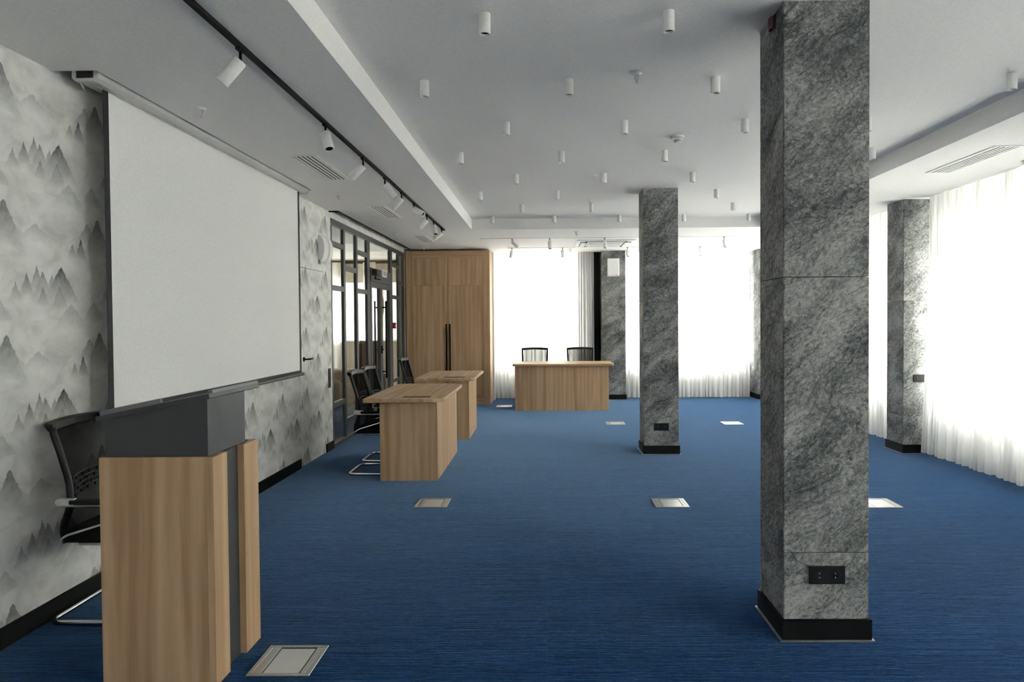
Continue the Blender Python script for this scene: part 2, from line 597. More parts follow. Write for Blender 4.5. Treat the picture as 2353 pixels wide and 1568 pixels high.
# ---- ceiling: lower ring, raised field, slot over the screen
RX0, RX1, RY1 = -1.02, 3.02, 9.62
SLX, SLY0, SLY1 = -2.27, 3.465, 6.66
TOP = 3.10
c = MB()
c.box(WL-.15, RX0, YB-.1, SLY0, CL, TOP)
c.box(SLX, RX0, SLY0, SLY1, CL, TOP)
c.box(WL-.15, RX0, SLY1, 7.90, CL, TOP)
c.box(-2.385, RX0, 7.90, 12.09, CL, TOP)
c.box(WL-.15, RX0, 12.09, YF+.3, CL, TOP)
c.box(WL-.15, -2.384, 7.89, 12.10, CL+.12, TOP)
c.box(RX1, XR+.3, YB-.1, YF+.3, CL, TOP)
c.box(RX0, RX1, RY1, YF+.3, CL, TOP)
c.box(RX0, RX1, YB-.1, .6, CL, TOP)
c.box(RX0-.01, RX1+.01, .59, RY1+.01, CR, TOP)
c.box(WL-.15, SLX+.01, SLY0-.01, SLY1+.01, CL+.12, TOP)
struct('ceiling', c, 'ceiling')

# ---- left wall with the flush door and the glazed partition
DY0, DY1, DZ = 6.875, 7.67, 2.05
PY0, PY1 = 7.945, 12.10
w = MB()
w.box(WL-.15, WL, YB-.1, DY0, 0, CL+.2)
w.box(WL-.15, WL, DY1, PY0, 0, CL+.2)
w.box(WL-.15, WL, DY0, DY1, DZ, CL+.2)
w.box(WL-.15, WL, PY0, PY1+.05, 2.70, CL+.12)
struct('wall_left', w, 'wallpaper')
d = struct('door_1', B(WL-.05, WL+.001, DY0+.005, DY1-.005, .004, DZ-.006), 'wallpaper')
struct('door_stop', B(WL-.14, WL-.052, DY0+.001, DY1-.001, .002, DZ-.002), 'dark_slot', d)  # dark box filling the opening, keeps light from leaking through the gap
hd = MB()
hd.lathe([(.024, 0), (.024, .008)], (WL+.001, 7.005, 1.10), 16, 'X')
hd.tube([(WL+.004, 7.005, 1.10), (WL+.05, 7.005, 1.10)], .008, 8)
hd.tube([(WL+.05, 7.0, 1.10), (WL+.05, 7.13, 1.10)], .009, 8)
struct('door_handle', hd, 'black_metal', d)
struct('baseboard_left', MB().box(WL, WL+.014, YB, DY0, 0, .095).box(WL, WL+.014, DY1+.02, PY0, 0, .095), 'black_base')
BCK = [(-.4, 2.4, .60, 2.74)]  # unseen rear window, added to light the faces towards the camera

# ---- far wall with two windows, right wall with three
def wall_with_openings(name, axis, c0, c1, a0, a1, z1, ops, mat):
    """axis 'Y': wall plane across x (thickness c0..c1 in y); axis 'X': wall along y"""
    m = MB()
    def bx(p0, p1, q0, q1):
        if axis == 'Y': m.box(p0, p1, c0, c1, q0, q1)
        else: m.box(c0, c1, p0, p1, q0, q1)
    cur = a0
    for (o0, o1, s0, s1) in ops:
        bx(cur, o0, 0, z1)
        bx(o0, o1, 0, s0)
        bx(o0, o1, s1, z1)
        cur = o1
    bx(cur, a1, 0, z1)
    return struct(name, m, mat)
SZ, HZ = .60, 2.74
FAR = [(-.84, .60, SZ, HZ), (1.52, 3.86, SZ, HZ)]
RGT = [(-.75, 3.04, SZ, 2.5), (4.6, 7.42, SZ, 2.40), (7.93, 12.45, SZ, 2.5)]  # first bay is unseen, added for daylight; openings sized to balance the light
wall_with_openings('wall_far', 'Y', YF, YF+.25, WL-.15, XR+.3, CL+.2, FAR, 'white_paint')
wall_with_openings('wall_back', 'Y', YB-.25, YB, WL-.15, XR+.3, CL+.2, BCK, 'white_paint')
wall_with_openings('wall_right', 'X', XR, XR+.25, YB-.1, YF+.25, CL+.2, RGT, 'white_paint')
struct('wall_pier', B(-2.46, -.945, 12.70, YF, 0, CL), 'white_paint')   # return wall the wardrobe stands against
struct('baseboard_far', MB().box(-.96, .9, YF-.014, YF, 0, .095).box(1.5, XR, YF-.014, YF, 0, .095), 'black_base')
struct('baseboard_right', MB().box(XR-.014, XR, YB, YF, 0, .095), 'black_base')

nwin = 0
def window(axis, c, o0, o1, z0, z1, nm, mid=None):
    """frame, mullions, panes and sill of one opening"""
    global nwin
    nwin += 1
    root = bpy.data.objects.new('window_%d' % nwin, None)
    COL.objects.link(root); root['kind'] = 'structure'
    t = .06
    def bx(m, p0, p1, q0, q1, d0, d1):
        if axis == 'Y': m.box(p0, p1, c+d0, c+d1, q0, q1)
        else: m.box(c+d0, c+d1, p0, p1, q0, q1)
        return m
    f = MB()
    bx(f, o0, o1, z0, z0+t, .08, .15); bx(f, o0, o1, z1-t, z1, .08, .15)
    bx(f, o0, o0+t, z0+t, z1-t, .08, .15); bx(f, o1-t, o1, z0+t, z1-t, .08, .15)
    obj('window_frame', f, 'white_metal', root)
    xs = [o0+t] + [o0+(o1-o0)*k/nm for k in range(1, nm)] + [o1-t]
    for k in range(1, nm):
        obj('mullion', bx(MB(), xs[k]-.04, xs[k]+.04, z0+t, z1-t, .08, .15), 'white_metal', root)
    for k in range(nm):
        a = xs[k]+(.04 if k else 0); b = xs[k+1]-(.04 if k < nm-1 else 0)
        obj('pane', bx(MB(), a, b, z0+t, z1-t, .112, .118), 'glass', root)
    obj('window_sill', bx(MB(), o0-.02, o1+.02, z0-.03, z0+.002, -.10, .08), 'white_metal', root)
window('Y', YF, *FAR[0], 2)
window('Y', YF, *FAR[1], 3)
window('Y', YB-.25, *BCK[0], 5)
for r in RGT: window('X', XR, *r, 4)

# ---- trim: black reveal over the partition
struct('trim_1', MB().box(-2.387, -2.377, 7.90, 12.09, CL-.014, CL+.10).box(WL+.001, -2.387, 7.89, 7.90, CL-.014, CL+.10), 'black_metal')

# ================================================================== LOBBY BEHIND THE GLASS
LX0, LY0, LY1, LZ = -6.6, 6.2, 15.2, 2.86
struct('floor_lobby', B(LX0, WL-.021, LY0, LY1+.2, -.12, -.001), 'lobby_floor')
struct('ceiling_lobby', B(LX0-.1, WL-.15, LY0-.1, LY1+.3, LZ, LZ+.2), 'lobby_ceiling')
wall_with_openings('wall_lobby_side', 'X', LX0-.2, LX0, LY0-.1, LY1+.3, LZ, [(11.2, 14.2, .9, 2.4)], 'lobby_wall')
window('X', LX0-.2, 11.2, 14.2, .9, 2.4, 3)  # unseen side window, added to brighten the lobby
struct('wall_lobby_near', B(LX0, WL-.16, LY0-.1, LY0, 0, LZ), 'lobby_wall')
struct('wall_lobby_right', MB().box(-2.60, -2.48, 12.11, 13.14, 0, LZ).box(-2.60, -2.48, 13.41, LY1+.3, 0, LZ), 'lobby_wall')
wall_with_openings('wall_lobby_far', 'Y', LY1, LY1+.2, LX0, -2.6, LZ, [(-6.2, -2.78, 1.08, 2.42)], 'lobby_wall')
window('Y', LY1, -6.2, -2.78, 1.08, 2.42, 4)

# ================================================================== GLAZED PARTITION
T = thing('glazed_partition', 'dark grey framed glass partition with double doors beside wooden wardrobe', 'partition', (PX, PY0, 0))
def pbox(y0, y1, z0, z1, d=.03):
    return B(-d, d, y0-PY0, y1-PY0, z0, z1)
obj('head_frame', pbox(PY0, PY1, 2.63, 2.70, .022), 'grey_frame', T)
obj('floor_frame', pbox(PY0, 9.73, 0, .05, .035), 'grey_frame', T)
obj('floor_frame', pbox(11.02, PY1, 0, .05, .035), 'grey_frame', T)
posts = [(PY0, 7.995), (8.455, 8.525), (9.02, 9.09), (9.58, 9.73), (11.0, 11.16), (11.615, 11.70), (12.03, PY1)]
for a, b in posts:
    obj('post', pbox(a, b, .05 if not (9.5 < a < 9.7 or 10.9 < a < 11.1) else 0, 2.63, .019), 'grey_frame', T)
bays = [(7.995, 8.455, [2.41, 1.89, .50]), (8.525, 9.02, [2.16, .83, .24]), (9.09, 9.58, [2.42, 1.90, .50]),
        (11.16, 11.615, [2.41, 1.89, .51]), (11.70, 12.03, [2.145, .83, .24])]
for a, b, rails in bays:
    zs = [2.63] + rails + [.05]
    for r in rails:
        obj('rail', pbox(a, b, r-.031, r+.031, .017), 'grey_frame', T)
    for i in range(len(zs)-1):
        hi = zs[i] - (.031 if i else 0); lo = zs[i+1] + (.031 if i < len(zs)-2 else 0)
        obj('pane', pbox(a, b, lo, hi, .004), 'part_glass', T)
# door bay: transom light, header, two leaves
obj('pane', pbox(9.73, 11.0, 2.26, 2.63, .004), 'part_glass', T)
obj('header', pbox(9.73, 11.0, 2.07, 2.26, .035), 'grey_frame', T)
for (a, b) in ((9.735, 10.365), (10.37, 10.995)):
    leaf = obj('door_leaf', MB().box(-.025, .025, a-PY0, a+.075-PY0, .01, 2.065).box(-.025, .025, b-.075-PY0, b-PY0, .01, 2.065)
               .box(-.025, .025, a+.075-PY0, b-.075-PY0, 1.985, 2.065).box(-.025, .025, a+.075-PY0, b-.075-PY0, .01, .13), 'grey_frame', T)
    obj('pane', pbox(a+.075, b-.075, .13, 1.985, .004), 'part_glass', leaf)
for s in (-1, 1):
    h = MB()
    yy = 10.40-PY0
    h.tube([(s*.085, yy, .62), (s*.085, yy, 1.80)], .014, 10)
    h.tube([(s*.025, yy, 1.70), (s*.085, yy, 1.70)], .011, 8)
    h.tube([(s*.025, yy, .72), (s*.085, yy, .72)], .011, 8)
    obj('pull_handle', h, 'black_metal', T)
obj('lock', MB().box(.025, .04, 10.33-PY0, 10.36-PY0, 1.0, 1.12).tube([(.04, 10.345-PY0, 1.06), (.06, 10.345-PY0, 1.06)], .008, 8), 'black_metal', T)
# small fittings
t = thing('door_closer', 'black box shaped door closer above the glass double doors', 'door closer', (PX+.036, 9.93, 2.12))
obj('housing', B(0, .07, -.16, .12, .03, .12), 'black_plastic', t, .006)
obj('arm', MB().box(.02, .045, -.12, .20, -.02, -.006).tube([(.035, -.1, -.01), (.035, -.1, .03)], .01, 8), 'black_metal', t)
t = thing('wall_sign', 'small white framed sign fixed above the glass double doors', 'sign', (PX+.036, 10.46, 2.165))
obj('frame', MB().box(0, .022, -.14, .14, 0, .02).box(0, .022, -.14, .14, .095, .115).box(0, .022, -.14, -.105, .02, .095).box(0, .022, .105, .14, .02, .095), 'white_metal', t)
obj('panel', B(0, .012, -.105, .105, .02, .095), 'sensor_grey', t)
t = thing('fire_call_point', 'small red fire alarm call point on the glass partition post', 'alarm', (PX+.036, 11.09, 1.37))
obj('housing', B(0, .045, -.048, .048, 0, .098), 'red', t, .005)
obj('button', B(.045, .049, -.022, .022, .028, .07), 'white_metal', t, .002)

# lobby furniture
def sofa(label, loc, wdt, rotz, backh):
    t = thing('lobby_sofa', label, 'sofa', loc, rotz, 'lobby sofas')
    obj('base', B(-wdt/2, wdt/2, -.42, .42, .04, .24), 'beige_fabric', t, .05, 4)
    obj('seat_cushion', B(-wdt/2+.14, wdt/2-.14, -.42, .24, .24, .42), 'beige_fabric', t, .05, 4)
    obj('backrest', B(-wdt/2, wdt/2, .22, .44, .24, backh), 'beige_fabric', t, .09, 5)
    for s in (-1, 1):
        obj('armrest', B(s*(wdt/2-.15), s*wdt/2, -.42, .24, .24, .56), 'beige_fabric', t, .06, 4)
    return t
sofa('rounded beige sofa nearest the glass partition, seen through its left panes', (-3.75, 10.0, 0), 1.7, math.pi, .66)
sofa('beige sofa further back in the lobby behind the glass', (-4.0, 12.4, 0), 1.6, math.pi, .66)
t = thing('lobby_armchair', 'dark brown high backed armchair behind the glass doors', 'armchair', (-2.97, 11.6, 0), .2)
prof = [(-.30, .40), (-.36, .90), (-.32, 1.12), (-.22, 1.18), (-.14, 1.12), (-.20, .85), (-.12, .40)]
obj('backrest', MB().prism([(y, z) for y, z in prof], -.19, .19, 0), 'brown_leather', t, .04, 3)
obj('seat', B(-.19, .19, -.14, .34, .28, .46), 'brown_leather', t, .04, 3)
for s in (-1, 1):
    obj('armrest', B(s*.19, s*.25, -.30, .32, .20, .62), 'brown_leather', t, .03, 3)
for sx in (-.16, .16):
    for sy in (-.24, .26):
        obj('leg', MB().tube([(sx, sy, 0), (sx, sy, .29)], .018, 8), 'black_metal', t)
t = thing('floor_lamp', 'pale oval shade on a thin pole behind the right glass door', 'lamp', (-2.88, 12.0, 0))
obj('base', MB().lathe([(.13, 0), (.13, .015), (.02, .025)], n=20), 'black_metal', t)
obj('pole', MB().tube([(0, 0, .02), (0, 0, 1.58)], .009, 8), 'black_metal', t)
obj('shade', MB().grid(lambda u, v: (.045*math.cos(2*math.pi*u)*math.sin(math.pi*v), .09*math.sin(2*math.pi*u)*math.sin(math.pi*v), 1.765-.20*math.cos(math.pi*v)), 20, 12), 'beige_fabric', t)

# lobby curtains and blind
def curtain(name, label, axis, c, a0, a1, z0, z1, mat, fold=.11, amp=.035, seed=1, group=None, flare=0.0, per=16, rows=8):
    """hanging cloth with irregular folds; axis 'X': runs along x at y=c; 'Y': runs along y at x=c"""
    rnd = random.Random(seed)
    nf = max(2, int(round((a1-a0)/fold)))
    ws = [rnd.uniform(.55, 1.5) for _ in range(nf)]
    tot = sum(ws)
    amps = [amp*rnd.uniform(.45, 1.3) for _ in range(nf)]
    drift = [rnd.uniform(-.5, .5) for _ in range(nf+1)]
    sk = [rnd.uniform(-.25, .25) for _ in range(nf)]
    cols = []
    ov = [rnd.choice((.0, .05, .10, .15, .19, .22)) for _ in range(nf+1)]
    x = 0.0
    for i in range(nf):
        for k in range(per):
            p = k/per
            ph = p + sk[i]*math.sin(math.pi*p)*.5
            a = amps[i]*(1-p) + amps[(i+1) % nf]*p
            b_ = (ov[i]*(1-p)+ov[i+1]*p) * (0 if (i == 0 and p < .3) or (i == nf-1 and p > .7) else 1)
            cols.append(((x+ws[i]*(p-b_*math.sin(4*math.pi*p)))/tot, a*math.sin(2*math.pi*ph), drift[i]*(1-p)+drift[i+1]*p))
        x += ws[i]
    cols.append((1.0, 0.0, drift[nf]))
    m = MB()
    L = a1-a0
    vs_, fs = [], []
    for j in range(rows+1):
        v = j/rows
        z = z1+(z0-z1)*v
        for (s, dd, dr) in cols:
            grow = .75+.45*v
            along = a0 + s*L + dr*.035*v*math.sin(math.pi*min(1, max(0, s)))
            along += flare*(v**2)*(s if flare > 0 else (s-1)*-1)*(1 if flare > 0 else -1)*-1 if False else 0
            if flare:
                along += flare*(v**1.5)*(s**6)
            off = dd*grow + .010*math.sin(3.1*v+7*s)
            vs_.append((along, c+off, z) if axis == 'X' else (c+off, along, z))
    n = len(cols)
    for j in range(rows):
        for i in range(n-1):
            fs.append((j*n+i, j*n+i+1, (j+1)*n+i+1, (j+1)*n+i))
    m.add(vs_, fs, True)
    loc = ((a0+a1)/2, c, z0) if axis == 'X' else (c, (a0+a1)/2, z0)
    m.v = [(p[0]-loc[0], p[1]-loc[1], p[2]-loc[2]) for p in m.v]
    o = obj(name, m, mat, loc=loc)
    return tag(o, label, 'curtain', group)

curtain('lobby_curtain', 'pale sheer curtain at lobby window, left in the glass panes', 'X', 15.02, -5.05, -4.45, .1, 2.80, 'sheer', .12, .04, 31, 'lobby curtains')
curtain('lobby_curtain', 'pale sheer curtain at lobby window, middle of the glass panes', 'X', 15.02, -4.0, -3.72, .1, 2.80, 'sheer', .10, .04, 32, 'lobby curtains')
curtain('lobby_curtain', 'pale sheer curtain at lobby window, right behind the glass doors', 'X', 15.02, -2.92, -2.66, .1, 2.80, 'sheer', .10, .04, 33, 'lobby curtains')
t = thing('roller_blind', 'beige roller blind half down across the lobby window', 'blind', (-4.4, 15.17, 2.36))
obj('cloth', B(-1.8, 1.75, -.004, .004, 0, .42), 'blind', t)
obj('roller', MB().tube([(-1.8, -.012, .45), (1.75, -.012, .45)], .028, 10), 'black_metal', t)

# ================================================================== STONE COLUMNS
def column(name, label, x0, y0, wdt, dep, ztop, faces='FLRB', joints=(.405, 1.67), base=True, group=None):
    cx, cy = x0+wdt/2, y0+dep/2
    t = thing(name, label, 'column', (cx, cy, 0), 0, group)
    hx, hy = wdt/2, dep/2
    th = .018
    obj('core', B(-hx+th, hx-th, -hy+th, hy-th, 0, ztop), 'dark_slot', t)
    zs = [0.0] + list(joints) + [ztop]
    for i in range(len(zs)-1):
        a = zs[i]+(.0012 if i else 0); b = zs[i+1]-(.0012 if i < len(zs)-2 else 0)
        if 'F' in faces: obj('stone_slab', B(-hx, hx, -hy, -hy+th, a, b), 'stone', t, .0015, 1)
        if 'B' in faces: obj('stone_slab', B(-hx, hx, hy-th, hy, a, b), 'stone', t, .0015, 1)
        if 'L' in faces: obj('stone_slab', B(-hx, -hx+th, -hy+th+.0005, hy-th-.0005, a, b), 'stone', t, .0015, 1)
        if 'R' in faces: obj('stone_slab', B(hx-th, hx, -hy+th+.0005, hy-th-.0005, a, b), 'stone', t, .0015, 1)
    if base:
        e = .012
        bb = MB()
        if 'F' in faces: bb.box(-hx-e, hx+e, -hy-e, -hy, 0, .098)
        if 'B' in faces: bb.box(-hx-e, hx+e, hy, hy+e, 0, .098)
        if 'L' in faces: bb.box(-hx-e, -hx, -hy, hy, 0, .098)
        if 'R' in faces: bb.box(hx, hx+e, -hy, hy, 0, .098)
        sk = obj('baseboard', bb, 'black_base', t)
        e2 = .022
        mm = MB()
        if 'F' in faces: mm.box(-hx-e2, hx+e2, -hy-e2, -hy-e, 0, .006)
        if 'B' in faces: mm.box(-hx-e2, hx+e2, hy+e, hy+e2, 0, .006)
        if 'L' in faces: mm.box(-hx-e2, -hx-e, -hy-e, hy+e, 0, .006)
        if 'R' in faces: mm.box(hx+e, hx+e2, -hy-e, hy+e, 0, .006)
        obj('foot_trim', mm, 'steel', sk)
    return t
column('stone_column', 'tall grey stone column nearest the camera, with black base', 1.093, 3.135, .385, .345, CR, group='grey stone columns')
column('stone_column', 'grey stone column in mid room, right of the far desk', 1.083, 7.50, .38, .345, CR, group='grey stone columns')
column('stone_pillar', 'grey stone pillar against the right wall, left of near curtain', 3.905, 7.49, .545, .36, CL, 'FLB', group='grey stone wall pillars')
column('stone_pillar', 'grey stone pillar behind the far desk carrying the white box', 1.06, 12.70, .44, .45, CL, 'FLR', group='grey stone wall pillars')
column('stone_pillar', 'grey stone corner pillar at the far right, behind the near column', 3.92, 12.58, .53, .57, CL, 'FL', group='grey stone wall pillars')
struct('trim_2', B(.925, 1.045, 12.92, 13.12, 0, CL-.002), 'black_metal')      # black frame post beside the far pillar
struct('wall_right_pier', MB().box(3.905, XR, 3.13, 3.49, 0, CL).box(3.905, XR, -1.22, -.84, 0, CL), 'white_paint')      # next pillar along the windows, beside the frame

# sockets
def socket(label, loc, n=2):
    t = thing('wall_socket', label, 'socket', loc, 0, 'black double sockets')
    W, Hh = .164, .083
    obj('plate', B(-W/2, W/2, -.010, 0, -Hh/2, Hh/2), 'black_plastic', t, .004)
    for s in (-1, 1):
        cx = s*.036
        m = MB().lathe([(.0215, -.0105), (.0215, -.012), (.019, -.012), (.018, -.0102)], (cx, 0, 0), 24, 'Y')
        ring = obj('outlet', m, 'black_plastic', t)
        for k in (-1, 1):
            obj('contact', MB().lathe([(.0026, -.0102), (.0026, -.0112)], (cx, 0, k*.0095), 10, 'Y'), 'steel_light', ring)
    return t
socket('black double socket low on the stone column nearest the camera', (1.287, 3.1345, .303))
socket('black double socket low on the mid room stone column', (1.272, 7.4995, .305))
socket('black double socket on the right wall pillar, edge behind curtain', (4.090, 7.4895, .824))
t = thing('alarm_beacon', 'small dim red beacon high on the left side of near column', 'alarm', (1.0925, 3.27, 2.87))  # red box stands in for a red glow reflected on the stone
obj('mount', B(-.006, 0, -.025, .025, -.03, .04), 'black_plastic', t, .002)
obj('lens', B(-.022, -.006, -.02, .02, -.025, .035), 'dim_red', t, .004)  # dull red of the glow, not an actual lens
t = thing('wall_speaker_box', 'white square wall box high on the far stone pillar', 'speaker', (1.271, 12.699, 2.455))
obj('body', B(-.108, .108, -.09, 0, -.165, .165), 'white_metal', t, .012, 3)
obj('grille', B(-.095, .095, -.0935, -.09, -.135, .150), 'ceiling', t, .004)
obj('badge', B(.045, .075, -.0945, -.09, -.152, -.144), 'sensor_grey', t)

# ================================================================== CURTAINS
curtain('sheer_curtain', 'long white sheer curtain behind the far desk, beside the wardrobe', 'X', 12.93, -.925, .595, .015, CL-.004, 'sheer', .085, .026, 3, 'white sheer curtains')
curtain('sheer_curtain', 'greyer bunched sheer curtain between far window and black frame post', 'X', 12.90, .615, .93, .02, CL-.004, 'sheer_grey', .055, .032, 4, 'white sheer curtains')
curtain('sheer_curtain', 'white sheer curtain at the far window right of the mid column', 'X', 12.93, 1.505, 3.86, .015, CL-.004, 'sheer', .085, .026, 5, 'white sheer curtains')
curtain('sheer_curtain', 'nearest white sheer curtain along the right wall', 'Y', 4.12, 3.50, 7.36, .022, CL-.004, 'sheer', .105, .036, 6, 'white sheer curtains', flare=.10)
curtain('sheer_curtain', 'white sheer curtain on the rear wall behind the camera, out of frame', 'X', -5.75, -1.7, 3.7, .022, CL-.004, 'sheer', .105, .036, 13, 'white sheer curtains')
curtain('sheer_curtain', 'white sheer curtain on the right wall beside the camera, out of frame', 'Y', 4.12, -.80, 3.10, .022, CL-.004, 'sheer', .105, .036, 11, 'white sheer curtains')
curtain('sheer_curtain', 'white sheer curtain on the right wall beyond the stone pillar', 'Y', 4.14, 7.92, 12.52, .022, CL-.004, 'sheer', .105, .036, 8, 'white sheer curtains')

# ================================================================== RADIATORS
def radiator(label, loc, length, rotz):
    t = thing('radiator', label, 'radiator', loc, rotz, 'white radiators')
    n = int(length/.08)
    for i in range(n):
        x = -length/2 + (i+.5)*length/n
        obj('section', B(x-.034, x+.034, -.035, .035, .12, .345), 'white_metal', t, .012, 2)
    obj('pipe', MB().tube([(-length/2, 0, .15), (length/2, 0, .15)], .016, 8).tube([(-length/2, 0, .31), (length/2, 0, .31)], .016, 8), 'white_metal', t)
    for s in (-1, 1):
        obj('foot', B(s*(length/2-.15)-.012, s*(length/2-.15)+.012, -.02, .02, 0, .125), 'white_metal', t)
radiator('low white radiator showing through the far sheer curtain beside the wardrobe', (-.12, 13.03, 0), 1.06, 0)
radiator('low white radiator showing through the far right sheer curtain', (2.82, 13.03, 0), 1.38, 0)
radiator('low white radiator showing through the near right sheer curtain', (4.30, 5.9, 0), 2.0, math.pi/2)

# ================================================================== WARDROBE
t = thing('wardrobe', 'tall oak built in wardrobe with long black handles', 'wardrobe', (-1.715, 12.10, 0))
X0, X1 = -2.458+1.715, -.972+1.715
obj('carcass', B(X0+.01, X1-.001, .03, .595, 0, 2.735), 'wood_z', t)
obj('stile', B(X0, X0+.112, 0, .03, 0, 2.735), 'wood_z', t)
obj('stile', B(X1-.112, X1, 0, .03, 0, 2.735), 'wood_z', t)
obj('top_rail', B(X0+.112, X1-.112, 0, .03, 2.61, 2.735), 'wood_x', t)
obj('plinth', B(X0+.112, X1-.112, 0.004, .03, 0, .165), 'wood_x', t)
mx = (X0+X1)/2
g = .003
for (a, b) in ((X0+.112+g, mx-g), (mx+g, X1-.112-g)):
    obj('upper_door', B(a, b, .002, .03, 2.117, 2.607), 'wood_z', t)
    dd = obj('door', B(a, b, .002, .03, .168, 2.111), 'wood_z', t)
    hx = b-.028 if b < mx+.01 else a+.028
    obj('handle', MB().box(hx-.012, hx+.012, -.034, -.018, .575, 1.435).box(hx-.006, hx+.006, -.018, .002, .62, .64).box(hx-.006, hx+.006, -.018, .002, 1.37, 1.39), 'black_metal', dd)

# ================================================================== DESKS
def desk(label, loc, rotz, L, Wt, panel_w, panel_len, off_near, corner, grommets):
    """local x: along the desk front panel's normal (towards the room); local y: along the desk length from its near end"""
    t = thing('desk', label, 'desk', loc, rotz, 'oak desks with rounded tops')
    top = obj('desk_top', MB().prism(round_rect(-Wt, 0, 0, L, corner), .735, .772), 'wood_y', t, .006, 3)
    for gy in grommets:
        obj('cable_flap', B(-.40, -.145, gy, gy+.09, .772, .775), 'black_plastic', top)
    th = .026
    fx = -.07
    obj('front_panel', B(fx-th, fx, off_near, off_near+panel_len, 0, .735), 'wood_z', t, .001, 1)
    obj('side_panel', B(fx-panel_w, fx-th-.0005, off_near, off_near+th, 0, .735), 'wood_z', t, .001, 1)
    obj('side_panel', B(fx-panel_w, fx-th-.0005, off_near+panel_len-th, off_near+panel_len, 0, .735), 'wood_z', t, .001, 1)
    return t
desk('oak desk nearest the lectern with black cable flap', (-.935, 6.235, 0), 0, 1.54, .75, .535, 1.40, .065, (.02, .13, .13, .10), [.11])
desk('oak desk in front of the wardrobe, behind the nearer desk', (-.885, 8.455, 0), 0, 1.32, .75, .535, .92, .065, (.02, .13, .02, .02), [.13])
# far desk, front panel facing the camera
desk('wide oak desk at the far window facing the camera', (-.535, 11.155, 0), -math.pi/2, 1.665, .75, .535, 1.545, .035, (.02, .04, .06, .02), [])

# ================================================================== CHAIRS
def lerp_prof(z):
    P = [(.40, .085), (.43, .062), (.47, .066), (.55, .100), (.60, .110), (.70, .106), (.85, .066), (.97, .028)]
    for (a, xa), (b, xb) in zip(P, P[1:]):
        if z <= b:
            t_ = (z-a)/(b-a); t_ = max(0, t_)
            return xa+(xb-xa)*t_
    return P[-1][1]
def smooth_prof(z):
    return sum(lerp_prof(z+dz) for dz in (-.03, -.015, 0, .015, .03))/5
def back_pt(y, z, dx=0):
    k = (y/.225)**2
    return (smooth_prof(min(z, .965)) - .030*(1-k)*min(1, (z-.40)/.15) + dx, y, z)

def make_chair(label):
    t = thing('visitor_chair', label, 'chair', (0, 0, 0), 0, 'black mesh back visitor chairs')
    path = fillet([(.14, .20, .395), (.53, .20, .395), (.50, .235, .0125), (0, .235, .0125), (0, -.235, .0125), (.50, -.235, .0125), (.53, -.20, .395), (.14, -.20, .395)], .07, 6)
    obj('sled_frame', MB().tube(path, .0125, 10), 'chrome', t)
    # back frame: two uprights and the top rail in one ribbon of plastic
    for s in (-1, 1):
        pts = [back_pt(s*(.205+.02*(z-.40)/.57), z) for z in [.40+.57*i/22 for i in range(23)]]
        obj('upright', MB().tube(pts, [.019 if p[2] < .62 else .016 for p in pts], 8), 'black_plastic', t)
    m = MB()
    nn = 16
    sec = [(-.012, -.022), (.012, -.022), (.010, .014), (-.030, .020), (-.036, .010)]
    vs_, fs = [], []
    for i in range(nn+1):
        y = -.238+.476*i/nn
        bx, _, bz = back_pt(max(-.225, min(.225, y)), .962)
        zz = .975+.012*(1-(y/.238)**2)
        for (a, b) in sec:
            vs_.append((bx+a, y, zz+b))
    k = len(sec)
    for i in range(nn):
        for j in range(k):
            l = (j+1) % k
            fs.append((i*k+j, i*k+l, (i+1)*k+l, (i+1)*k+j))
    fs.append(tuple(range(k))[::-1]); fs.append(tuple(nn*k+j for j in range(k)))
    obj('top_rail', m.add(vs_, fs, False), 'black_plastic', t, .004)
    obj('back_mesh', MB().grid(lambda u, v: back_pt((u-.5)*.41, .44+.53*v), 14, 20), 'chair_mesh', t)
    # slotted lumbar support
    m = MB()
    zs = [.615, .640, .665, .690, .715]
    for zz in zs:
        m.tube([back_pt(-.20+.40*i/12, zz+.02*(1-((i-6)/6)**2), .010) for i in range(13)], .0045, 6)
    for r in range(4):
        for q in range(7):
            y = -.18+.06*q+(.03 if r % 2 else 0)
            if abs(y) > .2: continue
            e = .02*(1-(y/.2)**2)
            m.tube([back_pt(y, zs[r]+e, .010), back_pt(y, zs[r+1]+e, .010)], .005, 6)
    obj('lumbar_support', m, 'black_plastic', t)
    # seat
    def seatf(u, v):
        return None
    st = obj('seat', MB().prism([(.075, .402), (.060, .43), (.075, .465), (.13, .488), (.30, .490), (.46, .498), (.525, .478), (.535, .44), (.50, .405)], -.235, .235, 1), 'black_fabric', t, .018, 3)
    for s in (-1, 1):
        y = s*.252
        arm = obj('armrest', MB().prism(round_rect(.13, .43, s*.232 if s > 0 else s*.272, s*.272 if s > 0 else s*.232, (.015,)*4, 4), .602, .624), 'black_plastic', t, .005)
        m = MB().tube(fillet([(.075, y, .42), (.11, y, .448), (.30, y, .505), (.445, y, .555), (.43, y, .596), (.10, y, .594)], .04, 6), .0085, 8)
        obj('arm_tube', m, 'chrome', arm)
        b = MB().box(.085, .155, y-.013, y+.013, .596, .630)
        b.lathe([(.018, -.014), (.018, .014)], (.083, y, .613), 20, 'Y')
        b.lathe([(.009, -.016), (.009, .016)], (.083, y, .613), 16, 'Y')
        obj('arm_bracket', b, 'steel_light', arm, .002)
    return t
ch = make_chair('black mesh chair behind the lectern against the wallpaper')
ch.location = (-2.452, 3.53, 0)
def place(x, y, rz, label):
    c_ = copy_tree(ch)
    c_.location = (x, y, 0); c_.rotation_euler = (0, 0, rz)
    c_['label'] = label
place(-1.905, 6.765, 0, 'black chair at the nearest oak desk, closer to the lectern')
place(-1.94, 7.385, 0, 'black chair at the nearest oak desk, closer to the wardrobe')
place(-1.90, 9.02, 0, 'black chair at the oak desk in front of the wardrobe')
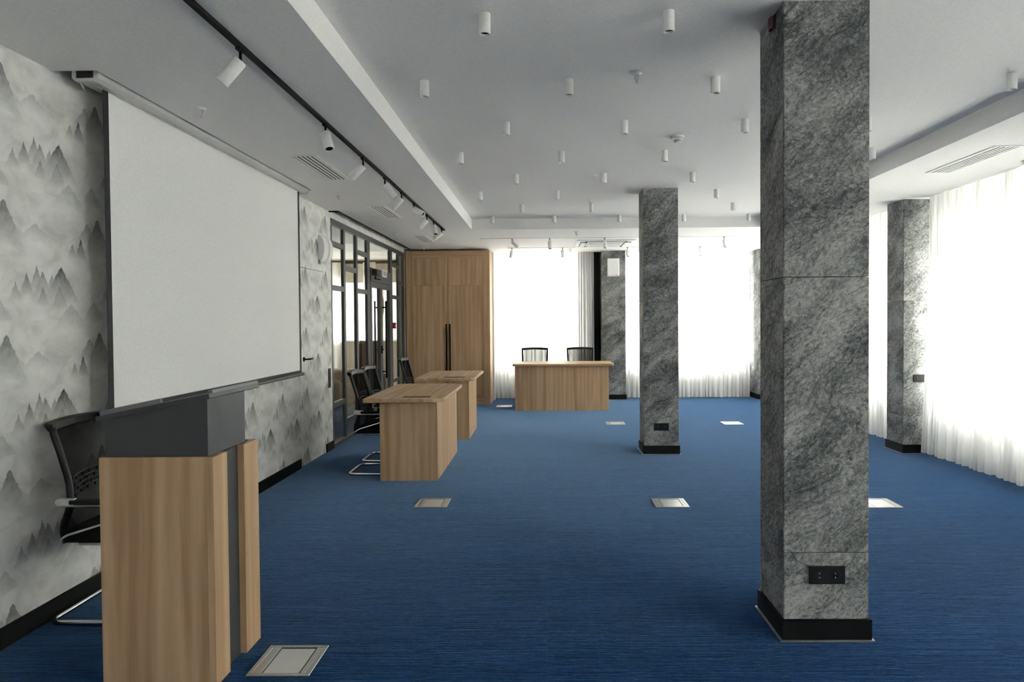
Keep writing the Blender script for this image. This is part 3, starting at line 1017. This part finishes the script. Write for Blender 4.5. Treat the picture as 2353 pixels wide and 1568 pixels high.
place(-.182, 12.26, -math.pi/2, 'left black mesh chair behind the far desk')
place(.627, 12.26, -math.pi/2, 'right black mesh chair behind the far desk')

# ================================================================== LECTERN
t = thing('lectern', 'oak lectern with charcoal slanted top in the left foreground', 'lectern', (-1.578, 2.94, 0))
ox, oy = -1.578, 2.94
LB = lambda x0, x1, y0, y1, z0, z1: B(x0-ox, x1-ox, y0-oy, y1-oy, z0, z1)
obj('side_panel', LB(-1.812, -1.3755, 2.73, 2.756, 0, .938), 'wood_z', t, .001, 1)
obj('side_panel', LB(-1.812, -1.3755, 3.134, 3.16, 0, .938), 'wood_z', t, .001, 1)
obj('front_board', LB(-1.375, -1.345, 2.73, 2.852, 0, .938), 'wood_z', t, .001, 1)
obj('front_board', LB(-1.375, -1.345, 3.012, 3.16, 0, .938), 'wood_z', t, .001, 1)
obj('front_recess', LB(-1.392, -1.374, 2.757, 3.133, .0, .930), 'charcoal', t)
obj('shelf_top', LB(-1.80, -1.376, 2.757, 3.133, .912, .934), 'charcoal', t)
sl = (1.172-1.086)/(1.80-1.37)
zt = lambda x: 1.086+sl*(x+1.80)
obj('reading_box', MB().prism([(-1.795-ox, .9385), (-1.371-ox, .9385), (-1.371-ox, zt(-1.371)), (-1.795-ox, zt(-1.795))], 2.742-oy, 3.085-oy, 1), 'charcoal', t, .001, 1)
pl = obj('reading_plate', MB().prism([(-1.815-ox, zt(-1.815)), (-1.352-ox, zt(-1.352)), (-1.356-ox, zt(-1.352)+.022), (-1.819-ox, zt(-1.815)+.022)], 2.722-oy, 3.20-oy, 1), 'charcoal', t, .002, 1)
obj('lip', MB().prism([(-1.80-ox, zt(-1.80)+.022), (-1.552-ox, zt(-1.552)+.022), (-1.555-ox, zt(-1.552)+.042), (-1.803-ox, zt(-1.80)+.042)], 2.724-oy, 2.744-oy, 1), 'lip_grey', pl, .001, 1)  # lighter grey strips raised along two plate edges
obj('lip', MB().prism([(-1.374-ox, zt(-1.37)+.020), (-1.354-ox, zt(-1.354)+.020), (-1.356-ox, zt(-1.354)+.034), (-1.376-ox, zt(-1.37)+.034)], 2.755-oy, 3.195-oy, 1), 'lip_grey', pl, .001, 1)

# ================================================================== PROJECTION SCREEN
SX = -2.36
t = thing('projection_screen', 'large white pull down projection screen on the left wall', 'screen', (SX, 5.1, 0))
SB = lambda x0, x1, y0, y1, z0, z1: B(x0, x1, y0-5.1, y1-5.1, z0, z1)
obj('cloth', SB(-.0010, .0010, 3.694, 6.525, 1.02, 2.80), 'screen_white', t)
obj('border', SB(-.0010, .0010, 3.650, 3.6935, .995, 2.80), 'screen_black', t)
obj('border', SB(-.0010, .0010, 6.5255, 6.572, .995, 2.80), 'screen_black', t)
obj('border', SB(-.0010, .0010, 3.694, 6.525, .995, 1.0195), 'screen_black', t)
obj('bottom_bar', MB().prism([(-.012, .965), (.010, .965), (.014, .972), (.014, .990), (.008, .996), (-.010, .996), (-.014, .985)], 3.64-5.1, 6.615-5.1, 1), 'charcoal', t, .002)
cas = obj('casing', MB().prism([(-.065, 2.752), (-.045, 2.735), (-.006, 2.735), (-.006, 2.80), (.006, 2.80), (.006, 2.735), (.045, 2.735), (.068, 2.752), (.070, 2.83), (-.065, 2.83)], 3.535-5.1, 6.62-5.1, 1), 'casing', t)
obj('end_cap', MB().prism([(-.068, 2.748), (-.048, 2.731), (.048, 2.731), (.070, 2.748), (.073, 2.835), (-.068, 2.835)], 3.505-5.1, 3.535-5.1, 1), 'casing', t, .003)
obj('end_socket', SB(-.042, .045, 3.503, 3.5055, 2.748, 2.795), 'dark_slot', t)
obj('end_cap', MB().prism([(-.068, 2.748), (-.048, 2.731), (.048, 2.731), (.070, 2.748), (.073, 2.835), (-.068, 2.835)], 6.62-5.1, 6.65-5.1, 1), 'casing', t, .003)
obj('cable', MB().tube([(-.03, 3.51-5.1, 2.738), (-.05, 3.56-5.1, 2.725), (-.09, 3.63-5.1, 2.735), (-.12, 3.72-5.1, 2.77)], .006, 8), 'casing', t)

# ================================================================== WALL FITTINGS, LEFT
t = thing('wall_switch', 'tall black wall switch panel beside the glass partition', 'switch', (WL, 7.835, .725))
obj('plate', B(0, .009, -.042, .042, 0, .225), 'black_plastic', t, .003)
for k in range(3):
    obj('rocker', B(.009, .013, -.030, .030, .011+.071*k, .071+.071*k), 'black_plastic', t, .002)
t = thing('wall_loudspeaker', 'rounded white loudspeaker on the wallpaper above the flush door', 'speaker', (WL, 7.60, 2.30))
def dprof(wd, hh, n=18):
    return [(0, -hh)] + [(wd*math.cos(math.radians(-90+180*i/n)), hh*math.sin(math.radians(-90+180*i/n))) for i in range(1, n)] + [(0, hh)]
obj('body', MB().prism(dprof(.070, .150), -.09, .06, 1), 'white_metal', t, .004)
obj('front_shell', MB().prism(dprof(.088, .158), .06, .17, 1), 'white_metal', t, .012, 3)
obj('bracket', B(0, .02, -.10, -.05, -.175, -.13), 'sensor_grey', t)

# ================================================================== FLOOR BOXES
def floor_box(label, x, y, s=.268):
    t = thing('floor_box', label, 'floor socket', (x, y, 0), 0, 'metal floor socket boxes')
    h = s/2
    fr = MB()
    b_ = .020
    fr.box(-h, h, -h, -h+b_, 0, .005).box(-h, h, h-b_, h, 0, .005).box(-h, -h+b_, -h+b_, h-b_, 0, .005).box(h-b_, h, -h+b_, h-b_, 0, .005)
    obj('frame', fr, 'steel', t, .002, 1)
    obj('lid', B(-h*.52, h*.62, -h+b_+.002, h-b_-.012, .001, .0035), 'steel_light', t)
    obj('flap', B(-h+b_+.001, -h*.56, -h+b_+.001, h-b_-.001, .001, .0046), 'steel', t, .001, 1)
    obj('flap', B(h*.66, h-b_-.001, -h+b_+.001, h-b_-.001, .001, .0046), 'steel', t, .001, 1)
    obj('well', B(-h+b_, h-b_, -h+b_, h-b_, .0003, .0008), 'dark_slot', t)
    return t
floor_box('metal floor socket box in front of the lectern', -1.13, 2.942)
floor_box('metal floor socket box in front of the nearest oak desk', -.925, 5.52)
floor_box('metal floor socket box on open carpet left of the near column', 1.0, 5.50)
floor_box('metal floor socket box half hidden behind the near column', 2.655, 5.47)
floor_box('metal floor socket box left of the mid room column', 1.0, 9.78)
floor_box('metal floor socket box right of the mid room column', 2.655, 9.74)
floor_box('metal floor socket box between wardrobe and far desk', -.715, 11.82)

# ================================================================== CEILING DOWNLIGHTS
def make_down():
    t = thing('ceiling_downlight', '', 'lamp', (0, 0, CR), 0, 'white cylinder downlights')
    obj('body', MB().lathe([(.0275, 0), (.0275, -.092), (.0265, -.095), (.0235, -.095), (.0235, -.080)], n=24, cap=False), 'white_metal', t)
    obj('reflector', MB().lathe([(.0233, -.084), (.017, -.070), (.0001, -.066)], n=20, cap=False), 'lamp_inside', t)
    return t
rows = [(3.225, [-.272, .588]), (4.105, [-.71, .153, 1.024, 2.77]), (4.97, [-.27, .583, 1.450, 2.33]), (5.845, [-.709, .153, 1.027, 2.778]),
        (6.73, [-.272, .59, 1.454]), (7.612, [-.705, .146, 1.908]), (8.50, [-.274, .584, 2.342]), (9.41, [-.714, .139, 1.03, 1.913, 2.797])]
dl = None
for ri, (yy, xs) in enumerate(rows):
    for xi, xx in enumerate(xs):
        if dl is None:
            dl = make_down(); o = dl
        else:
            o = copy_tree(dl)
        o.location = (xx, yy, CR)
        o['label'] = 'white cylinder ceiling downlight, %s from left in %s row from the camera' % (ORD[xi+1], ORD[ri+1])

# ================================================================== TRACK SPOTLIGHTS
t = tag(obj('ceiling_track', MB().box(-.013, .013, -4.1, 4.1, -.020, 0), 'black_metal', loc=(-1.40, 5.47, CL)), 'long black lighting track on the ceiling above the desks', 'track')
def spot(label, loc, direc, group, stem_mat, r=.031, L=.135, stem=.055, dark=True):
    """a cylinder head hanging from a track by a short stem"""
    t = thing('track_spotlight', label, 'lamp', loc, 0, group)
    dv = Vector(direc).normalized()
    q = Vector((0, 0, -1)).rotation_difference(dv).to_matrix().to_4x4()
    piv = Vector((0, 0, -stem))
    obj('stem', MB().box(-.012, .012, -.028, .028, -.012, 0).tube([(0, 0, -.01), (0, 0, -stem)], .007, 8).tube([(0, 0, -stem+.006), tuple(piv+dv*.03)], .009, 8), stem_mat, t)
    Mx = Matrix.Translation(piv) @ q
    head = MB().lathe([(.0001, .0), (r-.004, .0), (r, -.004), (r, -L+.002), (r-.001, -L), (r-.005, -L), (r-.005, -L+.018)], n=24, cap=False)
    h = obj('head', head.xf(Mx), 'white_metal', t)
    obj('lens', MB().lathe([(r-.0052, -L+.014), (r*.5, -L+.030), (.0001, -L+.034)], n=20, cap=False).xf(Mx), 'lamp_dark', h)
TZ = CL-.020
heads = [(3.165, (-.62, -.10, -.78), 'tilted to the wall'), (4.39, (.30, -.38, -.87), 'tilted to the camera'), (5.30, (-.72, .05, -.69), 'tilted to the wall'),
         (6.02, (.52, .30, -.72), 'tilted to the room'), (6.72, (-.66, .0, -.75), 'tilted to the wall'), (7.36, (.80, -.30, -.48), 'tilted to the room'),
         (8.16, (-.68, .0, -.73), 'tilted to the wall'), (8.67, (.22, -.42, -.86), 'tilted to the camera'), (9.34, (-.78, -.1, -.60), 'tilted to the wall')]
for i, (yy, dr, how) in enumerate(heads):
    spot('white spotlight on black track, %s from the camera, %s' % (ORD[i+1], how), (-1.40, yy, TZ), dr, 'white spotlights on the black track', 'black_metal')
tag(obj('ceiling_track', MB().box(-2.2, 2.2, -.010, .010, -.008, 0), 'white_metal', loc=(1.19, 10.66, CL)), 'slim white lighting track across the far ceiling, nearer one', 'track')
tag(obj('ceiling_track', MB().box(-2.0, 1.9, -.010, .010, -.008, 0), 'white_metal', loc=(1.35, 12.05, CL)), 'slim white lighting track across the far ceiling, by the curtains', 'track')
f1 = [(-.50, (.72, -.05, -.69)), (.085, (.03, -.30, -.95)), (.94, (.03, -.32, -.94)), (2.79, (.05, -.30, -.95))]
for i, (xx, dr) in enumerate(f1):
    spot('white spotlight, %s from left on the nearer far ceiling track' % ORD[i+1], (xx, 10.66, CL-.008), dr, 'white spotlights on the far tracks', 'sensor_grey', .028, .125, .045)
f2 = [(-.57, (-.22, .05, -.97)), (.32, (.0, -.22, -.97)), (1.46, (.03, -.30, -.95)), (2.73, (.06, -.28, -.96))]
for i, (xx, dr) in enumerate(f2):
    spot('white spotlight, %s from left on the track by the curtains' % ORD[i+1], (xx, 12.05, CL-.008), dr, 'white spotlights on the far tracks', 'sensor_grey', .028, .125, .045)

# ================================================================== VENTS
def vent(label, x0, x1, y0, y1, n=5):
    cx, cy = (x0+x1)/2, (y0+y1)/2
    t = thing('ceiling_vent', label, 'vent', (cx, cy, CL), 0, 'slotted ceiling vents')
    hx, hy = (x1-x0)/2, (y1-y0)/2
    b_ = .018
    obj('frame', MB().box(-hx, hx, -hy, -hy+b_, -.007, 0).box(-hx, hx, hy-b_, hy, -.007, 0).box(-hx, -hx+b_, -hy+b_, hy-b_, -.007, 0).box(hx-b_, hx, -hy+b_, hy-b_, -.007, 0), 'white_metal', t)
    obj('backing', B(-hx+b_, hx-b_, -hy+b_, hy-b_, -.0012, -.0002), 'vent_black', t)  # near-black sheet paints the shade of slots that have no depth
    iw = 2*(hx-b_)/n
    for i in range(n):
        xx = -hx+b_+iw*(i+.5)
        obj('slat', B(xx-iw*.27, xx+iw*.27, -hy+b_, hy-b_, -.0055, -.0014), 'white_metal', t)
vent('white slotted ceiling vent left of black track, nearest the camera', -1.955, -1.745, 5.25, 6.17)
vent('white slotted ceiling vent left of black track, middle one', -1.97, -1.76, 7.54, 8.47)
vent('white slotted ceiling vent left of black track, above the wardrobe side', -1.99, -1.77, 10.19, 11.10)
vent('white slotted ceiling vent near the right wall curtains', 3.385, 3.60, 5.195, 6.13)

# ================================================================== AIR CONDITIONER CASSETTE
t = thing('air_conditioner', 'white square ceiling air conditioner above the far desk', 'air conditioner', (1.0, 11.42, CL))
obj('panel', MB().prism(round_rect(-.475, .475, -.475, .475, (.05,)*4), -.022, 0), 'white_metal', t, .008)
obj('grille', MB().prism(round_rect(-.27, .27, -.27, .27, (.08,)*4), -.045, -.0225), 'white_metal', t, .006)
for i in range(9):
    obj('grille_bar', B(-.24, .24, -.224+.05*i, -.204+.05*i, -.049, -.0455), 'white_metal', t)
for k in range(4):
    a = k*math.pi/2
    m = MB().box(-.34, .34, -.41, -.305, -.0245, -.0224)
    q = MB().box(-.30, .30, -.40, -.315, -.034, -.0248)
    R_ = Matrix.Rotation(a, 4, 'Z')
    obj('outlet', m.xf(R_), 'dark_slot', t)
    obj('louvre', q.xf(R_), 'white_metal', t, .003)

# ================================================================== SPRINKLERS AND DETECTORS
def sprinkler(label, x, y, z):
    t = thing('sprinkler', label, 'sprinkler', (x, y, z), 0, 'ceiling sprinkler heads')
    obj('rose', MB().lathe([(.030, 0), (.030, -.006), (.016, -.012), (.014, -.014)], n=20), 'white_metal', t)
    m = MB()
    for s in (-1, 1):
        m.tube([(s*.011, 0, -.012), (s*.012, 0, -.035), (s*.003, 0, -.052)], .0028, 6)
    m.tube([(0, 0, -.014), (0, 0, -.058)], .0035, 8)
    obj('yoke', m, 'steel_light', t)
    obj('deflector', MB().lathe([(.011, -.058), (.011, -.060)], n=14), 'steel_light', t)
for lab, x, y, z in [('small sprinkler head on left ceiling above the projection screen', -2.045, 4.08, CL), ('small sprinkler head on left ceiling beside the screen\'s far end', -2.06, 6.84, CL),
                     ('small sprinkler head on left ceiling before the middle vent', -2.05, 8.18, CL), ('small sprinkler head on left ceiling near the third vent', -2.16, 9.97, CL),
                     ('small sprinkler head on the ceiling just before the wardrobe', -2.10, 11.9, CL), ('small sprinkler head on raised ceiling, nearest the camera', .545, 4.01, CR),
                     ('small sprinkler head beside a downlight in the fifth row', .50, 6.80, CR), ('small sprinkler head above a downlight in the seventh row', .547, 8.20, CR),
                     ('small sprinkler head between raised ceiling and nearer far track', .47, 9.95, CL), ('small sprinkler head by the far curtain, left of the column', .47, 12.25, CL),
                     ('small sprinkler head by the far curtain, right of the column', 3.2, 12.2, CL)]:
    sprinkler(lab, x, y, z)
def detector(label, x, y, z, r=.055):
    t = thing('smoke_detector', label, 'smoke detector', (x, y, z), 0, 'white smoke detectors')
    obj('base', MB().lathe([(r, 0), (r, -.010), (r*.92, -.016)], n=28), 'white_metal', t)
    obj('chamber', MB().lathe([(r*.80, -.016), (r*.62, -.030), (r*.52, -.034)], n=28), 'white_metal', t)
    obj('vent_ring', MB().lathe([(r*.50, -.034), (r*.50, -.042)], n=28), 'sensor_grey', t)
    obj('cap', MB().lathe([(r*.54, -.042), (r*.50, -.048), (r*.2, -.052)], n=28), 'white_metal', t)
detector('white smoke detector among the downlights left of near column', 1.05, 5.40, CR)
detector('white ceiling detector at the right frame edge above the curtains', 3.99, 5.70, CL)

# ================================================================== OUTSIDE
tag(obj('ground', B(-70, 90, -60, 120, -1.2, -.9), 'ground'), 'pale open ground outside beyond the curtained windows', 'ground')
t = thing('neighbour_house', 'pale neighbouring house with dark sloping roof beyond the far left window', 'house', (-5.0, 34, -.9))
obj('wall', B(-7, 3.4, 0, 8, 0, 5.2), 'house_wall', t)
obj('roof', MB().prism([(-8.2, 5.1), (-8.2, 5.3), (-2.0, 9.0), (4.6, 5.3), (4.6, 5.1)], -.8, 8.8, 1), 'house_roof', t)
for xx in (-5.5, -2.2, 1.0):
    wn = obj('window', B(xx, xx+1.3, -.06, .02, 1.2, 2.9), 'house_roof', t)
    obj('pane', B(xx+.08, xx+1.22, -.08, -.06, 1.28, 2.82), 'glass', wn)
t = thing('flat_building', 'low pale flat roofed building beyond the far left window', 'building', (4.0, 45, -.9))
obj('wall', B(-6, 6, 0, 8, 0, 5.4), 'house_wall', t)
obj('roof', B(-6.3, 6.3, -.3, 8.3, 5.4, 5.7), 'house_roof', t)
t = thing('street_building', 'long pale building outside beyond the right wall curtains', 'building', (24.0, 6.0, -.9))  # unseen facade placed to darken the horizon behind the curtains
obj('wall', B(0, 8, -26, 26, 0, 6.6), 'house_wall', t)
obj('roof', B(-.4, 8.4, -26.4, 26.4, 6.6, 6.9), 'house_roof', t)
for k in range(14):
    wn = obj('window', B(-.05, .02, -24+3.5*k, -22.4+3.5*k, 1.3, 3.0), 'house_roof', t)
    obj('pane', B(-.07, -.05, -23.9+3.5*k, -22.5+3.5*k, 1.4, 2.9), 'glass', wn)
def tree(label, x, y, h, cr, seed):
    rnd = random.Random(seed)
    t = thing('garden_tree', label, 'tree', (x, y, -.9), 0, 'trees outside')
    obj('trunk', MB().tube([(0, 0, 0), (.05, .03, h*.3), (-.04, .06, h*.6), (0, 0, h*.85)], [.16, .12, .08, .03], 8), 'bark', t)
    m = MB()
    for i in range(2600):
        while True:
            p = Vector((rnd.uniform(-1, 1), rnd.uniform(-1, 1), rnd.uniform(-1, 1)))
            if .25 < p.length < 1: break
        cpos = Vector((p.x*cr, p.y*cr, h*.62+p.z*h*.40))
        a = Vector((rnd.uniform(-1, 1), rnd.uniform(-1, 1), rnd.uniform(-1, 1))).normalized()
        b = a.orthogonal().normalized()
        s = rnd.uniform(.08, .17)
        c2 = a.cross(b)
        m.add([cpos+b*s, cpos+c2*s*.6, cpos-b*s, cpos-c2*s*.6], [(0, 1, 2, 3)])
    f = obj('foliage', m, 'leaf', t)
    f['kind'] = 'stuff'
tree('leafy tree outside the far window right of the mid column', 5.2, 23, 6.5, 2.4, 1)
tree('leafy tree outside, beyond the right wall curtains', 15.0, 17.0, 6.0, 2.4, 2)
